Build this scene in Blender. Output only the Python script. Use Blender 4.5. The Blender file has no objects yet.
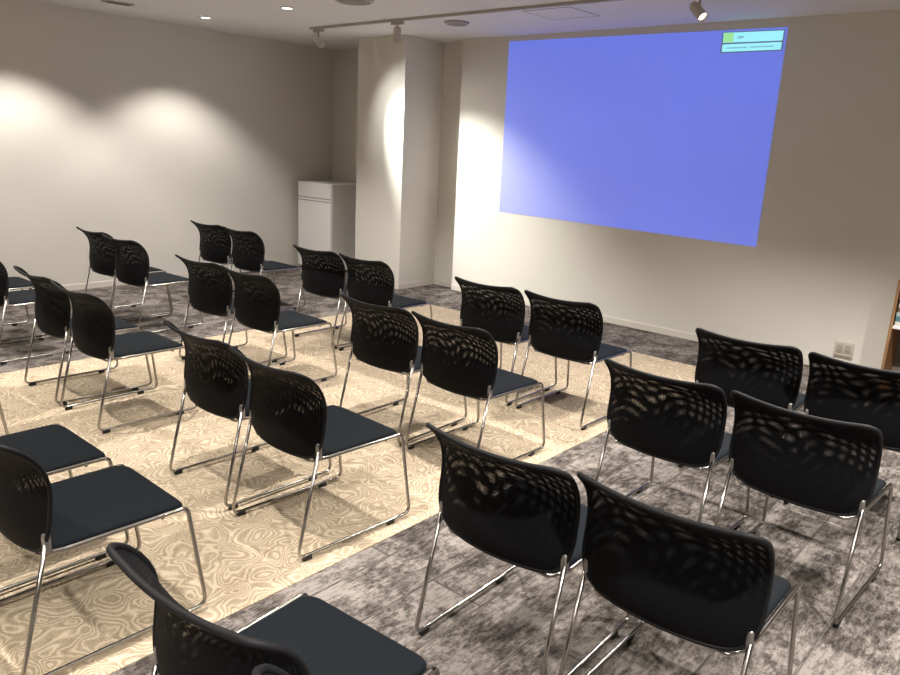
import bpy, bmesh, math, random
from mathutils import Vector, Matrix
random.seed(4)
sc = bpy.context.scene
COL = sc.collection
PI = math.pi

# ------------------------------------------------------------------ helpers
def lin(r, g, b):
    f = lambda c: (c/255/12.92) if c/255 <= .04045 else ((c/255+.055)/1.055)**2.4
    return (f(r), f(g), f(b), 1.0)

def obj(name, bm, m, parent=None, smooth=True):
    me = bpy.data.meshes.new(name)
    bmesh.ops.recalc_face_normals(bm, faces=bm.faces)
    bm.to_mesh(me); bm.free()
    if smooth:
        me.polygons.foreach_set('use_smooth', [True]*len(me.polygons))
    for k in (m if isinstance(m, (list, tuple)) else [m]):
        me.materials.append(k)
    o = bpy.data.objects.new(name, me); COL.objects.link(o)
    if parent: o.parent = parent
    return o

def tag(o, label, cat, group=None):
    o['label'] = label; o['category'] = cat
    if group: o['group'] = group
    return o

def thing(name, label, cat, loc=(0,0,0), rz=0, group=None):
    o = bpy.data.objects.new(name, None); COL.objects.link(o)
    o.location = loc; o.rotation_euler = (0,0,rz); o.empty_display_size = .05
    return tag(o, label, cat, group)

def struct(o):
    o['kind'] = 'structure'; return o

def add_box(bm, x0, x1, y0, y1, z0, z1, bev=0.0, seg=2):
    g = bmesh.ops.create_cube(bm, size=1.0)
    vs = g['verts']
    for v in vs:
        v.co = Vector((x0+(v.co.x+.5)*(x1-x0), y0+(v.co.y+.5)*(y1-y0), z0+(v.co.z+.5)*(z1-z0)))
    if bev:
        es = list({e for v in vs for e in v.link_edges})
        bmesh.ops.bevel(bm, geom=es, offset=bev, segments=seg, profile=.5, affect='EDGES')
    return bm

def box(*a, **k):
    return add_box(bmesh.new(), *a, **k)

def fillet(pts, rad, seg=6):
    P = [Vector(p) for p in pts]; out = [P[0]]
    for i in range(1, len(P)-1):
        r = rad[i] if isinstance(rad, (list, tuple)) else rad
        a, b, c = P[i-1], P[i], P[i+1]
        u = (a-b).normalized(); v = (c-b).normalized()
        ang = u.angle(v)
        t = min(r/math.tan(ang/2), .48*(a-b).length, .48*(c-b).length)
        p0, p1 = b+u*t, b+v*t
        for k in range(seg+1):
            s = k/seg
            out.append((1-s)**2*p0+2*s*(1-s)*b+s*s*p1)
    out.append(P[-1]); return out

def add_tube(bm, pts, r, n=10, closed=False, flat=None):
    P = [Vector(p) for p in pts]; N = len(P)
    R = r if isinstance(r, (list, tuple)) else [r]*N
    T = []
    for i in range(N):
        if closed: t = P[(i+1) % N]-P[i-1]
        else: t = P[min(i+1, N-1)]-P[max(i-1, 0)]
        T.append(t.normalized())
    ref = Vector((1,0,0)) if abs(T[0].x) < .8 else Vector((0,1,0))
    nrm = (ref-T[0]*ref.dot(T[0])).normalized()
    rings = []
    for i in range(N):
        nrm = (nrm-T[i]*nrm.dot(T[i])).normalized()
        bi = T[i].cross(nrm)
        rings.append([bm.verts.new(P[i]+R[i]*(math.cos(2*PI*k/n)*nrm+math.sin(2*PI*k/n)*bi)) for k in range(n)])
    for i in range(N if closed else N-1):
        a, b = rings[i], rings[(i+1) % N]
        off = 0
        if closed and i == N-1:
            off = min(range(n), key=lambda q: (a[0].co-b[q].co).length)
        for k in range(n):
            bm.faces.new((a[k], a[(k+1) % n], b[(k+1+off) % n], b[(k+off) % n]))
    if not closed:
        bm.faces.new(rings[0][::-1]); bm.faces.new(rings[-1])
    return bm

def add_lathe(bm, prof, M=Matrix.Identity(4), n=24):
    rings = []
    for r, z in prof:
        if r < 1e-6: rings.append([bm.verts.new(M @ Vector((0,0,z)))])
        else: rings.append([bm.verts.new(M @ Vector((r*math.cos(2*PI*k/n), r*math.sin(2*PI*k/n), z))) for k in range(n)])
    for a, b in zip(rings, rings[1:]):
        for k in range(n):
            if len(a) == 1 and len(b) == 1: continue
            if len(a) == 1: bm.faces.new((a[0], b[k], b[(k+1) % n]))
            elif len(b) == 1: bm.faces.new((a[k], a[(k+1) % n], b[0]))
            else: bm.faces.new((a[k], a[(k+1) % n], b[(k+1) % n], b[k]))
    return bm

# ------------------------------------------------------------------ materials
def mat(name):
    m = bpy.data.materials.new(name); m.use_nodes = True
    nt = m.node_tree; bs = nt.nodes['Principled BSDF']
    return m, nt, bs

def N(nt, t, **k):
    n = nt.nodes.new(t)
    for a, b in k.items():
        if a.startswith('i_'): n.inputs[a[2:].replace('_', ' ')].default_value = b
        else: setattr(n, a, b)
    return n

def ramp(nt, stops):
    n = nt.nodes.new('ShaderNodeValToRGB'); e = n.color_ramp.elements
    while len(e) < len(stops): e.new(.5)
    for el, (p, c) in zip(e, stops): el.position = p; el.color = c
    return n

def plain(name, rgb, rough=.6, metal=0, spec=.5, bump=0, bscale=200, var=.04, vscale=6):
    m, nt, bs = mat(name); L = nt.links.new
    tc = N(nt, 'ShaderNodeTexCoord')
    nz = N(nt, 'ShaderNodeTexNoise', i_Scale=vscale, i_Detail=3.0)
    L(tc.outputs['Object'], nz.inputs['Vector'])
    c0 = tuple(v*(1-var) for v in rgb[:3])+(1,); c1 = tuple(min(1, v*(1+var)) for v in rgb[:3])+(1,)
    rp = ramp(nt, [(.3, c0), (.7, c1)])
    L(nz.outputs['Fac'], rp.inputs['Fac']); L(rp.outputs['Color'], bs.inputs['Base Color'])
    bs.inputs['Roughness'].default_value = rough; bs.inputs['Metallic'].default_value = metal
    bs.inputs['Specular IOR Level'].default_value = spec
    if bump:
        n2 = N(nt, 'ShaderNodeTexNoise', i_Scale=bscale, i_Detail=2.0); L(tc.outputs['Object'], n2.inputs['Vector'])
        bp = N(nt, 'ShaderNodeBump', i_Strength=bump, i_Distance=.002)
        L(n2.outputs['Fac'], bp.inputs['Height']); L(bp.outputs['Normal'], bs.inputs['Normal'])
    return m

WALL = (.70, .67, .61, 1)
m_wall = plain('wall_paint', WALL, .85, spec=.2, bump=.05, bscale=300, var=.012, vscale=1.5)
m_ceil = plain('ceiling_paint', (.80, .795, .80, 1), .9, spec=.2, var=.01, vscale=1.5)
m_wall2 = plain('unseen_wall_low_bounce', (.40, .38, .35, 1), .85, spec=.2)  # for the unseen walls, tone set darker to hold down bounced light
m_base = plain('baseboard_vinyl', (.70, .65, .58, 1), .6, var=.02)
m_chrome = plain('chrome_steel', (.42, .40, .375, 1), .2, metal=1, var=.03)
m_bracket = plain('grey_steel', (.36, .35, .34, 1), .35, metal=.9)
m_pad = plain('seat_fabric', (.0058, .0076, .0100, 1), .8, spec=.1, bump=.25, bscale=900, var=.12, vscale=300)
m_black = plain('black_plastic', (.010, .010, .011, 1), .42, spec=.35)
m_rim = plain('black_rim', (.009, .009, .010, 1), .6, spec=.2, bump=.2, bscale=700)
m_white = plain('white_laminate', (.78, .765, .76, 1), .45, var=.01)
m_groove = plain('groove_shadow_gap', (.38, .36, .34, 1), .7)
m_rail = plain('track_aluminium', (.42, .39, .36, 1), .45)
m_head = plain('spot_enamel', (.50, .45, .39, 1), .4)
m_dark = plain('dark_grille', (.10, .09, .085, 1), .6)
m_grille = plain('pale_grille', (.30, .28, .26, 1), .6)
m_plate = plain('outlet_plastic', (.52, .47, .39, 1), .45)
m_plate2 = plain('outlet_insert', (.40, .36, .30, 1), .45)
m_grey = plain('grey_board', (.16, .145, .13, 1), .6)
m_pan = plain('ceiling_seam', (.27, .25, .25, 1), .8)

def emis(name, rgb, s):
    m, nt, bs = mat(name)
    bs.inputs['Base Color'].default_value = (.5, .5, .5, 1)
    bs.inputs['Emission Color'].default_value = rgb; bs.inputs['Emission Strength'].default_value = s
    return m
m_lamp = emis('lamp_diffuser', (1, .93, .82, 1), 6)

def wood():
    m, nt, bs = mat('oak_wood'); L = nt.links.new
    tc = N(nt, 'ShaderNodeTexCoord'); mp = N(nt, 'ShaderNodeMapping'); mp.inputs['Scale'].default_value = (30, 30, 2.5)
    nz = N(nt, 'ShaderNodeTexNoise', i_Scale=2.0, i_Detail=6.0, i_Distortion=.6)
    L(tc.outputs['Object'], mp.inputs['Vector']); L(mp.outputs['Vector'], nz.inputs['Vector'])
    rp = ramp(nt, [(.3, lin(112, 82, 54)), (.7, lin(160, 122, 84))])
    L(nz.outputs['Fac'], rp.inputs['Fac']); L(rp.outputs['Color'], bs.inputs['Base Color']); bs.inputs['Roughness'].default_value = .5
    return m
m_wood = wood()

def grey_carpet():
    m, nt, bs = mat('grey_plank_carpet'); L = nt.links.new
    tc = N(nt, 'ShaderNodeTexCoord')
    rot = N(nt, 'ShaderNodeMapping'); rot.inputs['Rotation'].default_value = (0, 0, PI/2)
    L(tc.outputs['Object'], rot.inputs['Vector'])
    br = N(nt, 'ShaderNodeTexBrick', i_Scale=1.0, i_Mortar_Size=.006, i_Mortar_Smooth=.6, i_Brick_Width=1.0, i_Row_Height=.25)
    br.inputs['Color1'].default_value = (.25, .25, .25, 1); br.inputs['Color2'].default_value = (.75, .75, .75, 1); br.inputs['Mortar'].default_value = (.0, .0, .0, 1)
    br.offset = .37
    L(rot.outputs['Vector'], br.inputs['Vector'])
    # every plank has its own patch of the worn pattern
    addv = N(nt, 'ShaderNodeVectorMath', operation='MULTIPLY_ADD')
    addv.inputs[1].default_value = (7, 5, 9); L(br.outputs['Color'], addv.inputs[0]); L(tc.outputs['Object'], addv.inputs[2])
    big = N(nt, 'ShaderNodeTexNoise', i_Scale=4.5, i_Detail=6.0, i_Roughness=.74, i_Distortion=.25)
    L(addv.outputs[0], big.inputs['Vector'])
    st = N(nt, 'ShaderNodeMapping'); st.inputs['Scale'].default_value = (24, 7, 1); L(addv.outputs[0], st.inputs['Vector'])
    fine = N(nt, 'ShaderNodeTexNoise', i_Scale=2.4, i_Detail=6.0, i_Roughness=.8, i_Distortion=.15); L(st.outputs['Vector'], fine.inputs['Vector'])
    sp = N(nt, 'ShaderNodeTexNoise', i_Scale=110.0, i_Detail=3.0, i_Roughness=.8); L(tc.outputs['Object'], sp.inputs['Vector'])
    r1 = ramp(nt, [(.42, (0, 0, 0, 1)), (.57, (1, 1, 1, 1))]); L(big.outputs['Fac'], r1.inputs['Fac'])
    r2 = ramp(nt, [(.40, (0, 0, 0, 1)), (.58, (1, 1, 1, 1))]); L(fine.outputs['Fac'], r2.inputs['Fac'])
    mx = N(nt, 'ShaderNodeMix', data_type='FLOAT'); mx.inputs[0].default_value = .5
    L(r1.outputs['Color'], mx.inputs[2]); L(r2.outputs['Color'], mx.inputs[3])
    m2 = N(nt, 'ShaderNodeMix', data_type='FLOAT'); m2.inputs[0].default_value = .3
    pv = N(nt, 'ShaderNodeMath', operation='MULTIPLY_ADD'); pv.inputs[1].default_value = .22; L(br.outputs['Color'], pv.inputs[0]); L(mx.outputs[0], pv.inputs[2])
    pv2 = N(nt, 'ShaderNodeMath', operation='SUBTRACT'); pv2.inputs[1].default_value = .10; L(pv.outputs[0], pv2.inputs[0])
    L(pv2.outputs[0], m2.inputs[2]); L(sp.outputs['Fac'], m2.inputs[3])
    rp = ramp(nt, [(.22, (.030, .025, .022, 1)), (.50, (.105, .090, .081, 1)), (.78, (.225, .198, .180, 1))]); L(m2.outputs[0], rp.inputs['Fac'])
    seam = N(nt, 'ShaderNodeMix', data_type='RGBA'); seam.inputs[7].default_value = (.07, .06, .055, 1)
    sf = N(nt, 'ShaderNodeMath', operation='MULTIPLY'); sf.inputs[1].default_value = .4; L(br.outputs['Fac'], sf.inputs[0])
    L(sf.outputs[0], seam.inputs[0]); L(rp.outputs['Color'], seam.inputs[6])
    L(seam.outputs[2], bs.inputs['Base Color'])
    bs.inputs['Roughness'].default_value = .95; bs.inputs['Specular IOR Level'].default_value = .1
    bp = N(nt, 'ShaderNodeBump', i_Strength=.5, i_Distance=.004); L(m2.outputs[0], bp.inputs['Height']); L(bp.outputs['Normal'], bs.inputs['Normal'])
    return m
m_gcarpet = grey_carpet()

def beige_carpet():
    m, nt, bs = mat('beige_swirl_carpet'); L = nt.links.new
    tc = N(nt, 'ShaderNodeTexCoord')
    n0 = N(nt, 'ShaderNodeTexNoise', i_Scale=7.0, i_Detail=1.0, i_Roughness=.35, i_Distortion=.5)
    L(tc.outputs['Object'], n0.inputs['Vector'])
    ml = N(nt, 'ShaderNodeMath', operation='MULTIPLY'); ml.inputs[1].default_value = 46.0; L(n0.outputs['Fac'], ml.inputs[0])
    sn = N(nt, 'ShaderNodeMath', operation='SINE'); L(ml.outputs[0], sn.inputs[0])
    nz = N(nt, 'ShaderNodeTexNoise', i_Scale=150.0, i_Detail=2.0, i_Roughness=.7); L(tc.outputs['Object'], nz.inputs['Vector'])
    n3 = N(nt, 'ShaderNodeTexNoise', i_Scale=9.0, i_Detail=3.0); L(tc.outputs['Object'], n3.inputs['Vector'])
    a = N(nt, 'ShaderNodeMath', operation='MULTIPLY_ADD'); a.inputs[1].default_value = .55; a.inputs[2].default_value = -.24; 
    ab = N(nt, 'ShaderNodeMath', operation='ABSOLUTE'); L(sn.outputs[0], ab.inputs[0])
    iv = N(nt, 'ShaderNodeMath', operation='SUBTRACT'); iv.inputs[0].default_value = 1.0; L(ab.outputs[0], iv.inputs[1])
    L(iv.outputs[0], a.inputs[0])
    b = N(nt, 'ShaderNodeMath', operation='ADD'); L(a.outputs[0], b.inputs[0]); L(nz.outputs['Fac'], b.inputs[1])
    c = N(nt, 'ShaderNodeMath', operation='MULTIPLY_ADD'); c.inputs[1].default_value = .5; L(n3.outputs['Fac'], c.inputs[0]); L(b.outputs[0], c.inputs[2])
    rp = ramp(nt, [(.36, (.262, .202, .137, 1)), (.70, (.375, .302, .216, 1)), (1.0, (.52, .43, .315, 1))]); L(c.outputs[0], rp.inputs['Fac'])
    L(rp.outputs['Color'], bs.inputs['Base Color'])
    bs.inputs['Roughness'].default_value = .95; bs.inputs['Specular IOR Level'].default_value = .1
    bp = N(nt, 'ShaderNodeBump', i_Strength=.4, i_Distance=.004); L(c.outputs[0], bp.inputs['Height']); L(bp.outputs['Normal'], bs.inputs['Normal'])
    return m
m_bcarpet = beige_carpet()

def net(name, pitch, sx, sy, warp, wscale, open_):
    """woven see-through net: real holes in the weave, one pitch per layer"""
    m, nt, bs = mat(name); L = nt.links.new
    uv = N(nt, 'ShaderNodeUVMap'); uv.uv_map = 'weave'
    nz = N(nt, 'ShaderNodeTexNoise', i_Scale=wscale, i_Detail=0.0)
    L(uv.outputs['UV'], nz.inputs['Vector'])
    ma = N(nt, 'ShaderNodeVectorMath', operation='MULTIPLY_ADD'); ma.inputs[1].default_value = (warp, warp, 0)
    L(nz.outputs['Color'], ma.inputs[0]); L(uv.outputs['UV'], ma.inputs[2])
    sp = N(nt, 'ShaderNodeSeparateXYZ'); L(ma.outputs[0], sp.inputs[0])
    w = []
    for ax, s in (('X', sx), ('Y', sy)):
        k = N(nt, 'ShaderNodeMath', operation='MULTIPLY'); k.inputs[1].default_value = 2*PI/pitch*s; L(sp.outputs[ax], k.inputs[0])
        q = N(nt, 'ShaderNodeMath', operation='SINE'); L(k.outputs[0], q.inputs[0]); w.append(q)
    pr = N(nt, 'ShaderNodeMath', operation='ADD'); L(w[0].outputs[0], pr.inputs[0]); L(w[1].outputs[0], pr.inputs[1])
    # the knit gets tighter towards the lumbar part
    hgt = N(nt, 'ShaderNodeSeparateXYZ'); L(uv.outputs['UV'], hgt.inputs[0])
    tg = N(nt, 'ShaderNodeMapRange', interpolation_type='SMOOTHSTEP'); tg.inputs[1].default_value = .47; tg.inputs[2].default_value = .70
    tg.inputs[3].default_value = -.85; tg.inputs[4].default_value = 0.0
    L(hgt.outputs['Y'], tg.inputs[0])
    hm = N(nt, 'ShaderNodeMapRange', interpolation_type='SMOOTHSTEP'); hm.inputs[1].default_value = .755; hm.inputs[2].default_value = .785
    hm.inputs[3].default_value = 0.0; hm.inputs[4].default_value = -1.5
    L(hgt.outputs['Y'], hm.inputs[0])
    sm = N(nt, 'ShaderNodeMath', operation='ADD'); L(tg.outputs[0], sm.inputs[0]); L(hm.outputs[0], sm.inputs[1])
    ad = N(nt, 'ShaderNodeMath', operation='ADD'); L(pr.outputs[0], ad.inputs[0]); L(sm.outputs[0], ad.inputs[1])
    mr = N(nt, 'ShaderNodeMapRange', interpolation_type='SMOOTHSTEP'); mr.inputs[1].default_value = open_-.25; mr.inputs[2].default_value = open_+.25
    L(ad.outputs[0], mr.inputs[0])
    bs.inputs['Base Color'].default_value = (.005, .005, .006, 1); bs.inputs['Roughness'].default_value = .7; bs.inputs['Specular IOR Level'].default_value = .1
    tr = N(nt, 'ShaderNodeBsdfTransparent'); mx = N(nt, 'ShaderNodeMixShader')
    out = nt.nodes['Material Output']
    L(mr.outputs[0], mx.inputs[0]); L(bs.outputs[0], mx.inputs[1]); L(tr.outputs[0], mx.inputs[2]); L(mx.outputs[0], out.inputs['Surface'])
    return m
m_net_rear = net('net_rear', .0034, 1.0, 1.0, .008, 4, 1.07)
m_net_front = net('net_front', .0034, 1.055, 1.075, .022, 4, 1.07)

# ------------------------------------------------------------------ the room
XL, XR, YB, YF, H = -8.124, 2.0, -1.8, 6.71875, 2.824
YN = 6.81                      # wall line left of the screen wall
XP0, XP1, YP = -6.945, -6.165, 6.19    # pillar
XE = -5.795                    # left end of the screen wall
floor = struct(obj('floor', box(XL-.1, XR+.1, YB-.1, YN+.1, -.1, 0), m_gcarpet, smooth=False))
ceiling = struct(obj('ceiling', box(XL-.1, XR+.1, YB-.1, YN+.1, H, H+.1), m_ceil, smooth=False))
struct(obj('wall_left', box(XL-.1, XL, YB, YN+.1, 0, H), m_wall, smooth=False))
struct(obj('wall_right', box(XR, XR+.1, YB, YN+.1, 0, H), m_wall2, smooth=False))
struct(obj('wall_back', box(XL-.1, XR+.1, YB-.1, YB, 0, H), m_wall2, smooth=False))
struct(obj('wall_front', box(XE, XR, YF, YN+.1, 0, H), m_wall, smooth=False))
struct(obj('wall_recess', box(XL, XE, YN, YN+.1, 0, H), m_wall, smooth=False))
struct(obj('wall_pillar', box(XP0, XP1, YP, YN, 0, H, bev=.003, seg=1), m_wall, smooth=False))
bh, bt = .065, .007
struct(obj('baseboard_left', box(XL, XL+bt, YB, YN, 0, bh, bev=.002, seg=1), m_base, smooth=False))
struct(obj('baseboard_front', box(XE, XR, YF-bt, YF, 0, bh, bev=.002, seg=1), m_base, smooth=False))
b = bmesh.new(); add_box(b, XP0-bt, XP1+bt, YP-bt, YP, 0, bh); add_box(b, XP1, XP1+bt, YP, YN, 0, bh); add_box(b, XP1+bt, XE, YN-bt, YN, 0, bh)
struct(obj('baseboard_pillar', b, m_base, smooth=False))

tag(obj('carpet', box(-5.568, -2.108, YB+.02, 5.867, 0, .004), m_bcarpet, smooth=False),
    'beige swirl-patterned carpet strip laid down the middle of the grey carpet', 'carpet')

# projected picture on the screen wall, its light put into glowing panels ------------------------------------
def projected():
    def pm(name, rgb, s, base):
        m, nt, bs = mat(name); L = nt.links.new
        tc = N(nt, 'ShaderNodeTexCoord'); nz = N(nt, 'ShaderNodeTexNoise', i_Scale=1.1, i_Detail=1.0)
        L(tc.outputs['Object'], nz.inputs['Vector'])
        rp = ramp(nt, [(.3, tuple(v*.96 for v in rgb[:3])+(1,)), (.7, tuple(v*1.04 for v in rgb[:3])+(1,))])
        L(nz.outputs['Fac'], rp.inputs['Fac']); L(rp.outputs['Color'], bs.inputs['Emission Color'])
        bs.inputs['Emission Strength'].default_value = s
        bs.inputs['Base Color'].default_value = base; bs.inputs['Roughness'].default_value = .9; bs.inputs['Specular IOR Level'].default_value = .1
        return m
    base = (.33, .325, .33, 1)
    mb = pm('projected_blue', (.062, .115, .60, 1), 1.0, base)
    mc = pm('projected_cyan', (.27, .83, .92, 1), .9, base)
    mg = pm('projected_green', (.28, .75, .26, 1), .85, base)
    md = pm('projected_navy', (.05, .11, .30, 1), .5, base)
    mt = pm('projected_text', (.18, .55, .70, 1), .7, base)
    def quad(c, y0, y1):
        bm = bmesh.new()
        f = [bm.verts.new((x, y1, z)) for x, z in c]; k = [bm.verts.new((x, y0, z)) for x, z in c]
        bm.faces.new(f); bm.faces.new(k[::-1])
        for i in range(4): bm.faces.new((f[i], f[(i+1) % 4], k[(i+1) % 4], k[i]))
        return bm
    root = thing('projected_picture_glow', 'glowing panel for the blue picture projected on the wall with a small menu in its top right corner', 'projected picture', (-3.72, YF, 0))
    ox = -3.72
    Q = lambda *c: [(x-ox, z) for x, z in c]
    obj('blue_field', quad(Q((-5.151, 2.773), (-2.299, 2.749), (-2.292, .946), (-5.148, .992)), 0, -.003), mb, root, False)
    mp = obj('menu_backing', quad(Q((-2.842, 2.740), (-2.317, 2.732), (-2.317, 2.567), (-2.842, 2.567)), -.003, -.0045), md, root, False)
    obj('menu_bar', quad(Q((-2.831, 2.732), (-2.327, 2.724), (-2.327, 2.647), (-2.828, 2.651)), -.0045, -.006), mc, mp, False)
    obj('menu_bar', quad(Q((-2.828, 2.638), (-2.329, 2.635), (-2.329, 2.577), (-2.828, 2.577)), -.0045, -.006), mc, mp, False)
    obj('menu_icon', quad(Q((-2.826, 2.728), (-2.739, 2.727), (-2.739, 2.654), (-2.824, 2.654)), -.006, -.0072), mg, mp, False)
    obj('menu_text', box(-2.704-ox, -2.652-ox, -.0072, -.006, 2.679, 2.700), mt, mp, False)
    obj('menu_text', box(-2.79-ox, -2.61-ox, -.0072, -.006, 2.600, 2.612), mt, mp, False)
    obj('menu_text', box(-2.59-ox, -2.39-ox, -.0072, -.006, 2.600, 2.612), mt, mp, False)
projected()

# ------------------------------------------------------------------ white cabinet in the corner
root = thing('cabinet', 'white cabinet with a grooved top drawer in the corner behind the pillar', 'cabinet', (-7.695, 6.425, 0))
b = box(-.335, .335, -.255, .285, .04, 1.139, bev=.004); obj('body', b, m_white, root, False)
obj('plinth', box(-.32, .32, -.235, .27, 0, .04), m_grey, root, False)
obj('drawer_front', box(-.332, .325, -.272, -.255, 0.953, 1.134, bev=.003), m_white, root, False)
obj('groove', box(-.332, .325, -.259, -.2545, .903, .953), m_groove, root, False)
obj('handle_strip', box(-.332, .325, -.268, -.258, .914, .942, bev=.002), m_white, root, False)
obj('door', box(-.332, .325, -.272, -.255, .05, .903, bev=.003), m_white, root, False)

# ------------------------------------------------------------------ outlet
root = thing('wall_outlet', 'beige wall outlet plate low on the screen wall', 'outlet', (-1.455, YF, .124))
obj('cover_plate', box(-.072, .072, -.011, 0, 0, .134, bev=.003), m_plate, root)
for s in (-1, 1):
    o = obj('socket', box(s*.031-.024, s*.031+.024, -.015, -.011, .042, .116, bev=.002), m_plate2, root)
    b = bmesh.new()
    for z in (.062, .092):
        for q in (-.006, .006): add_box(b, s*.031+q-.0012, s*.031+q+.0012, -.0155, -.0145, z-.006, z+.006)
    obj('slot', b, m_black, o, False)
obj('lower_lip', box(-.066, .066, -.016, -.010, .012, .030, bev=.002), m_plate2, root)

# ------------------------------------------------------------------ low bookcase at the right
BX0, BX1, BY0, BY1 = -1.105, -.35, 6.38, 6.70
root = thing('bookcase', 'low oak-framed bookcase with a white shelf against the screen wall', 'bookcase', (BX0, BY0, 0))
W, Dp = BX1-BX0, BY1-BY0
for x0 in (0, W-.022): obj('side_panel', box(x0, x0+.022, 0, Dp, 0, .87, bev=.002), m_wood, root, False)
obj('top_board', box(.022, W-.022, 0, Dp, .845, .87, bev=.002), m_white, root, False)
obj('shelf', box(.022, W-.022, .006, Dp-.012, .498, .520, bev=.002), m_white, root, False)
obj('back_panel', box(.022, W-.022, Dp-.012, Dp, 0, .845), m_grey, root, False)
obj('base_board', box(.022, W-.022, .01, Dp-.012, 0, .06), m_wood, root, False)
z = .5205
cols = [('white magazine at the bottom of the stack on the bookcase shelf', (.62, .60, .55, 1), .034),
        ('teal magazine on the stack on the bookcase shelf', (.08, .20, .21, 1), .040),
        ('pale blue magazine above the teal one on the bookcase shelf', (.42, .50, .53, 1), .030),
        ('brown magazine in the middle of the bookcase shelf stack', (.19, .13, .09, 1), .036),
        ('cream magazine above the brown one on the bookcase shelf', (.60, .52, .40, 1), .030),
        ('dark grey magazine near the top of the bookcase shelf stack', (.09, .085, .08, 1), .036),
        ('tan magazine on top of the bookcase shelf stack', (.42, .32, .22, 1), .036)]
for i, (lb, c, t) in enumerate(cols):
    mc = plain('magazine_cover_%d' % i, c, .5)
    dx = random.uniform(0, .006)
    r_ = tag(bpy.data.objects.new('magazine', None), lb, 'magazine', 'magazines stacked on the bookcase shelf'); COL.objects.link(r_)
    r_.location = (BX0+.028+dx, BY0+.02+random.uniform(0, .01), z)
    b = box(0, .24, 0, .21, 0, .004); add_box(b, 0, .24, 0, .21, t-.004, t); add_box(b, 0, .24, 0, .003, .004, t-.004)
    obj('cover', b, mc, r_, False)
    obj('pages', box(.003, .237, .003, .207, .004, t-.004), m_white, r_, False)
    z += t

# ------------------------------------------------------------------ ceiling fittings
def downlight(x, y, lb):
    r = thing('downlight', lb, 'downlight', (x, y, H-.012), group='recessed downlights')
    obj('trim_ring', add_lathe(bmesh.new(), [(.046, .012), (.064, .012), (.064, .006), (.058, 0), (.047, .002), (.046, .012)]), m_white, r)
    obj('diffuser', add_lathe(bmesh.new(), [(.0, .004), (.044, .004), (.0455, .012), (0, .012)]), m_lamp, r)
downlight(-7.30, 4.445, 'small round lit downlight in the ceiling closest to the left wall')
downlight(-6.00, 4.484, 'small round lit downlight in the ceiling above the second chair column')

def disc(name, x, y, rad, lb, cat):
    r = thing(name, lb, cat, (x, y, H-.03))
    obj('rim', add_lathe(bmesh.new(), [(rad*.78, .012), (rad*.85, .004), (rad, .018), (rad, .03), (rad*.78, .03), (rad*.78, .012)], n=32), m_rail, r)
    obj('grille', add_lathe(bmesh.new(), [(0, .004), (rad*.5, .008), (rad*.77, .014), (rad*.77, .028), (0, .028)], n=32), m_grille, r)
disc('ceiling_speaker', -5.062, 5.761, .12, 'small round ceiling speaker between the track rail and the screen wall', 'speaker')
disc('air_diffuser', -5.10, 4.49, .17, 'round air diffuser in the ceiling cut by the top of the photo', 'vent')
r = thing('air_vent', 'dark slotted air vent in the ceiling along the left wall', 'vent', (-7.34, 3.56, H-.012))
b = bmesh.new()
for x0, x1, y0, y1 in ((-.06, -.045, -.13, .13), (.045, .06, -.13, .13), (-.045, .045, -.13, -.115), (-.045, .045, .115, .13)): add_box(b, x0, x1, y0, y1, 0, .012)
obj('frame', b, m_rail, r, False)
obj('slat_backing', box(-.045, .045, -.115, .115, .008, .012), m_dark, r, False)
b = bmesh.new()
for q in range(5): add_box(b, -.038+q*.018, -.034+q*.018, -.115, .115, .001, .008)
obj('slat', b, m_dark, r, False)
r = thing('access_hatch', 'square ceiling access hatch above the projected screen', 'hatch', (-3.90, 5.79, H-.003))
b = bmesh.new(); s, t = .24, .006
for x0, x1, y0, y1 in ((-s, -s+t, -s, s), (s-t, s, -s, s), (-s, s, -s, -s+t), (-s, s, s-t, s)): add_box(b, x0, x1, y0, y1, 0, .003)
obj('frame', b, m_pan, r, False)
obj('panel', box(-s+t, s-t, -s+t, s-t, .001, .003), m_ceil, r, False)

RY = 5.38
r = thing('track_rail', 'long thin lighting track rail along the ceiling before the screen wall', 'track', (-4.41, RY, H-.03))
obj('rail', box(-2.36, 2.6, -.017, .017, .006, .03, bev=.002), m_rail, r, False)
for x in (-2.36, 2.58): obj('end_cap', box(x-.02, x+.02, -.019, .019, .004, .03, bev=.002), m_rail, r, False)

def spot_head(x, lb, aim, on, yo=0, drop=.12, L=.13):
    """adapter on the rail, a stem, and a can turned towards its aim"""
    r = thing('track_spotlight', lb, 'spotlight', (x, RY, H-.03), group='spotlights on the track rail')
    obj('adapter', box(-.075, .075, -.018, .018, -.024, .004, bev=.003), m_rail, r)
    obj('stem', add_tube(bmesh.new(), [(.0, 0, -.02), (.0, 0, -drop)], .009, 10), m_rail, r)
    d = Vector(aim)-Vector((x, RY, H-.03-drop)); d.normalize()
    q = d.to_track_quat('Z', 'Y').to_matrix().to_4x4()
    M = Matrix.Translation((0, 0, -drop)) @ q
    rad = .036
    can = obj('lamp_can', add_lathe(bmesh.new(), [(0, -L*.55), (rad*.8, -L*.55), (rad, -L*.45), (rad, L*.45), (rad*.93, L*.45), (rad*.86, L*.30), (0, L*.30)], M), m_head, r)
    obj('lens', add_lathe(bmesh.new(), [(0, L*.305), (rad*.8, L*.305), (rad*.8, L*.33), (0, L*.35)], M), m_lamp if on else m_dark, can)
    return Vector((x, RY, H-.03-drop)), d, L
P1, d1, L1 = spot_head(-6.66, 'lit track spotlight at the left end of the rail turned towards the pillar', (-5.36, 6.70, .96), True)
P2, d2, L2 = spot_head(-5.48, 'track spotlight in front of the pillar pointing straight down', (-5.50, 5.45, 0), False, L=.14)
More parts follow.
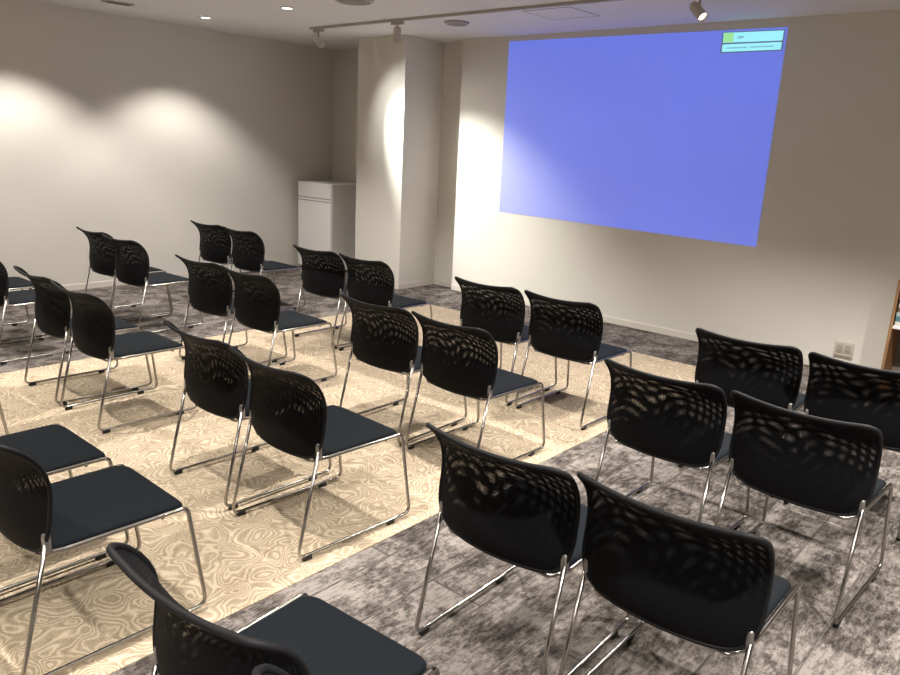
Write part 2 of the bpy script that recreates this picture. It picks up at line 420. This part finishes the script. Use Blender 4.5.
P3, d3, L3 = spot_head(-2.47, 'lit track spotlight hanging above the right half of the projected screen', (.3, 4.2, .2), True, L=.15)

# ------------------------------------------------------------------ lights
def spot(name, loc, aim, watt, half, blend, size=.03, col=(1, .955, .89)):
    l = bpy.data.lights.new(name, 'SPOT'); l.energy = watt; l.spot_size = 2*math.radians(half); l.spot_blend = blend
    l.shadow_soft_size = size; l.color = col
    o = bpy.data.objects.new(name, l); COL.objects.link(o); o.location = loc
    o.rotation_euler = (Vector(aim)-Vector(loc)).to_track_quat('-Z', 'Y').to_euler()
    return o
DW = 200
for x, y in [(x, y) for x in (-7.30, -4.85, -2.35, .15) for y in (4.445, 2.78, 1.1, -.56)]+[(-6.0, 4.484), (-1.1, 4.445)]:  # the last position is an added fill lamp, brightening the front wall's right side
    spot('downlight_and_fill_lamp', (x, y, H-.02), (x, y, 0), DW*(.5 if x == -6.0 else .80 if x < -7 else 1.7 if x > 0 else 1.4 if x > -2 else 1 if y > 4 else 1.5),
         54 if x < -7 or y > 4 or x > 0 else 50, .5 if x < -7 or y > 4 or x > 0 else 1.0, .04)
spot('track_lamp_pillar', P1+d1*(L1*.5), P1+d1*3, 600, 26, 1.0, .03, (1, 1, .93))
spot('track_lamp_pillar_spill', P1+d1*(L1*.5), P1+d1*3, 55, 44, 1.0, .03, (1, .985, .93))
spot('track_lamp_right', P3+d3*(L3*.5), P3+d3*3, 60, 26, .7, .02, (1, .95, .86))

# ------------------------------------------------------------------ the chair
def shell_y(x, z):
    w = (z-.6)/.2
    return -.2467+.0217*w-.0467*w*w-.073*w**3+(.7731-.0606*w)*x*x
BW = .2665
def top_z(x):
    a = abs(x); z = .790+.0168*(a/.24)**2; r = .042; e = BW-r
    if a > e: z -= r-math.sqrt(max(0, r*r-(a-e)**2))
    return z
def bot_z(x):
    return .552-.139*math.sqrt(max(0, 1-(abs(x)/BW)**7))
def shell(x, z, off=0):
    return Vector((x, shell_y(x, z)+off, z))

def net_layer(bm, front):
    uvl = bm.loops.layers.uv.verify()
    nx, nz = 28, 18; g = []
    for i in range(nx+1):
        x = BW*math.sin((i/nx*2-1)*PI/2); z0, z1 = bot_z(x), top_z(x); col = []
        for j in range(nz+1):
            v = j/nz; z = z0+(z1-z0)*v
            e = (1-(abs(x)/BW)**3)*min(1, 4*v*(1-v)+.0)
            off = .013*e if front else -.005*e
            col.append((bm.verts.new(shell(x, z, off)), (x+.5, z)))
        g.append(col)
    for i in range(nx):
        for j in range(nz):
            q = (g[i][j], g[i+1][j], g[i+1][j+1], g[i][j+1])
            try: f = bm.faces.new([a[0] for a in q])
            except ValueError: continue
            f.material_index = 1 if front else 0
            for lp, a in zip(f.loops, q): lp[uvl].uv = a[1]

def build_chair(label, group):
    root = thing('mesh_back_chair', label, 'chair', group=group)
    # seat
    bm = bmesh.new(); hw, y0, y1 = .2275, -.205, .264
    out = []
    for cx, cy, a0, r in ((hw, y1, 0, .045), (-hw, y1, 90, .045), (-hw, y0, 180, .05), (hw, y0, 270, .05)):
        sx, sy = (1 if cx > 0 else -1), (1 if cy > 0 else -1)
        for k in range(7):
            a = math.radians(a0+90*k/6); out.append((cx-sx*r+r*math.cos(a), cy-sy*r+r*math.sin(a)))
    rings = []
    for ins, z in ((.02, .404), (.004, .408), (0, .416), (.0, .424), (.005, .431), (.016, .434), (.07, .4355), (.15, .436)):
        ring = []
        for x, y in out:
            c = Vector((x, y-.03)); d = c.normalized()
            sx = x*(1-ins/hw); sy = .03+(y-.03)*(1-ins/.236)
            fr = max(0, (sy-.20)/.068); zz = z-.013*fr*fr
            ring.append(bm.verts.new((sx, sy, zz)))
        rings.append(ring)
    n = len(out)
    for a, b_ in zip(rings, rings[1:]):
        for k in range(n): bm.faces.new((a[k], a[(k+1) % n], b_[(k+1) % n], b_[k]))
    bm.faces.new(rings[0][::-1]); bm.faces.new(rings[-1])
    obj('seat', bm, m_pad, root)
    # side frames of bent wire with foot pads and back brackets
    for s in (1, -1):
        zr = .0195
        pts = [(s*.249, -.200, .492), (s*.254, -.315, zr), (s*.254, .309, zr), (s*.240, .258, .417), (s*.2365, -.150, .417), (s*.238, -.200, .424), (s*.242, -.205, .470)]
        path = fillet(pts, [0, .036, .036, .030, .03, .02, 0], 6)
        fr = obj('sled_frame', add_tube(bmesh.new(), path, .0076, 10), m_chrome, root)
        for y in (-.267, .189):
            obj('foot_pad', box(s*.254-.0095, s*.254+.0095, y-.021, y+.021, 0, .022, bev=.004), m_black, fr)
        b = bmesh.new(); add_tube(b, [(s*.2445, -.203, .428), (s*.2455, -.203, .440), (s*.2460, -.204, .478), (s*.2460, -.204, .494), (s*.2460, -.204, .500)], [.009, .0125, .0135, .011, .004], 10)
        obj('back_bracket', b, m_bracket, root)
    b = bmesh.new(); add_tube(b, fillet([(-.236, -.175, .417), (-.20, -.214, .404), (.20, -.214, .404), (.236, -.175, .417)], .03), .0063, 10)
    obj('crossbar', b, m_chrome, root)
    b = bmesh.new(); add_tube(b, [(-.234, .17, .405), (.234, .17, .405)], .0063, 10)
    obj('crossbar', b, m_chrome, root)
    # backrest
    bm = bmesh.new(); net_layer(bm, False); net_layer(bm, True)
    me_uv = bm.loops.layers.uv.verify()
    back = obj('backrest', bm, [m_net_rear, m_net_front], root)
    back.data.uv_layers[0].name = 'weave'
    loop = []; rad = []
    nn = 40
    for i in range(nn+1):
        x = BW*math.sin((i/nn*2-1)*PI/2); loop.append(shell(x, top_z(x), .003)); rad.append(.0085)
    zt, zb = top_z(BW), bot_z(BW)
    for k in range(1, 8):
        loop.append(shell(BW, zt+(zb-zt)*k/8, .003)); rad.append(.0065)
    for i in range(nn+1):
        x = -BW*math.sin((i/nn*2-1)*PI/2); loop.append(shell(x, bot_z(x), .003)); rad.append(.0070)
    for k in range(1, 8):
        loop.append(shell(-BW, zb+(zt-zb)*k/8, .003)); rad.append(.0065)
    # drop near-duplicate points and ease the radius changes
    L2, R2 = [], []
    for p, q in zip(loop, rad):
        if not L2 or (p-L2[-1]).length > .004: L2.append(p); R2.append(q)
    if (L2[0]-L2[-1]).length < .004: L2.pop(); R2.pop()
    for _ in range(3): R2 = [(R2[i-1]+R2[i]+R2[(i+1) % len(R2)])/3 for i in range(len(R2))]
    obj('backrest_rim', add_tube(bmesh.new(), L2, R2, 12, closed=True), m_rim, back)
    return root

def dup(root, label):
    r = root.copy(); COL.objects.link(r); r['label'] = label
    for ch in [o for o in bpy.data.objects if o.parent is root]:
        c = ch.copy(); COL.objects.link(c); c.parent = r
        for g in [o for o in bpy.data.objects if o.parent is ch]:
            d = g.copy(); COL.objects.link(d); d.parent = c
    return r

CH = [  # x, y, turn in degrees, row, column (from the left wall), side of its pair
    (-6.855, 4.388, 2.10, 0, 0, 'l'),
    (-6.268, 4.390, -0.53, 0, 0, 'r'),
    (-4.877, 4.181, 0.92, 0, 1, 'l'),
    (-4.292, 4.185, -1.09, 0, 1, 'r'),
    (-3.058, 4.169, 0.56, 0, 2, 'l'),
    (-2.463, 4.169, -1.05, 0, 2, 'r'),
    (-1.286, 4.099, -0.01, 0, 3, 'l'),
    (-0.703, 4.072, 0.27, 0, 3, 'r'),
    (-6.774, 3.212, 2.10, 1, 0, 'l'),
    (-6.201, 3.182, 2.68, 1, 0, 'r'),
    (-4.861, 3.110, 1.99, 1, 1, 'l'),
    (-4.267, 3.112, -1.44, 1, 1, 'r'),
    (-3.053, 3.142, 0.79, 1, 2, 'l'),
    (-2.464, 3.137, -2.27, 1, 2, 'r'),
    (-1.297, 3.162, -1.11, 1, 3, 'l'),
    (-0.716, 3.145, -2.41, 1, 3, 'r'),
    (-6.650, 2.085, 0.50, 2, 0, 'l'),
    (-6.045, 2.070, 0.50, 2, 0, 'r'),
    (-4.911, 2.034, -0.98, 2, 1, 'l'),
    (-4.314, 2.023, -0.26, 2, 1, 'r'),
    (-3.042, 2.034, -0.90, 2, 2, 'l'),
    (-2.451, 2.011, -2.52, 2, 2, 'r'),
    (-1.296, 2.003, 1.23, 2, 3, 'l'),
    (-0.740, 2.040, 0.63, 2, 3, 'r'),
    (-4.330, 0.960, 0.00, 3, 1, 'r'),
    (-3.043, 0.958, -0.33, 3, 2, 'l'),
    (-2.462, 0.964, -0.84, 3, 2, 'r'),
    (-1.272, 0.956, 3.75, 3, 3, 'l'),
    (-0.700, 0.935, 1.49, 3, 3, 'r'),
]
ROW = ['front row', 'second row', 'third row', 'nearest row']
PAIR = ['leftmost pair', 'second pair from the left', 'second pair from the right', 'rightmost pair']
first = None
for x, y, a, rw, cl, sd in CH:
    lb = 'black mesh-back chair, %s seat of the %s in the %s' % ('left' if sd == 'l' else 'right', PAIR[cl], ROW[rw])
    if rw == 3 and cl == 1: lb = 'chair showing only one chrome front leg at the left edge of the photo'
    if rw == 3 and cl == 2: lb = ('black chair at the lower left whose seat shows just beyond a larger seat' if sd == 'l' else 'black chair at the lower left with its dark seat and chrome side in full view')
    if rw == 3 and cl == 3: lb = ('black chair nearest the camera with its seat cut by the bottom edge' if sd == 'l' else 'chair showing only its black back corner at the bottom edge of the photo')
    if rw == 2 and cl == 0: lb = ('farther of the two seats cut by the left edge of the photo' if sd == 'l' else 'nearer of the two seats cut by the left edge of the photo')
    if first is None:
        first = build_chair(lb, 'black mesh-back chairs set in pairs'); c = first
    else: c = dup(first, lb)
    c.location = (x, y, .004 if -5.7 < x < -2.0 else 0); c.rotation_euler = (0, 0, math.radians(a))

# ------------------------------------------------------------------ world, camera, view
w = bpy.data.worlds.new('world'); sc.world = w; w.use_nodes = True
w.node_tree.nodes['Background'].inputs[0].default_value = (0, 0, 0, 1)
F_, p, yw, rl, ch_ = 748.029, math.radians(14.450), math.radians(-40.706), math.radians(2.789), 1.689
Fv = Vector((math.sin(yw)*math.cos(p), math.cos(yw)*math.cos(p), -math.sin(p)))
Rv = Vector((math.cos(yw), -math.sin(yw), 0)); Uv = Rv.cross(Fv)
R2 = Rv*math.cos(rl)+Uv*math.sin(rl); U2 = -Rv*math.sin(rl)+Uv*math.cos(rl)
cam = bpy.data.cameras.new('camera'); co = bpy.data.objects.new('camera', cam); COL.objects.link(co)
M = Matrix((R2, U2, -Fv)).transposed().to_4x4(); M.translation = (0, 0, ch_)
co.matrix_world = M
cam.sensor_fit = 'HORIZONTAL'; cam.sensor_width = 36; cam.lens = F_/900*36; cam.clip_start = .05
sc.camera = co
vs = sc.view_settings
sc.display_settings.display_device = 'sRGB'
vs.view_transform = 'Standard'; vs.look = 'None'; vs.gamma = 1; vs.exposure = .14
vs.use_curve_mapping = False
sc.cycles.transparent_max_bounces = 24
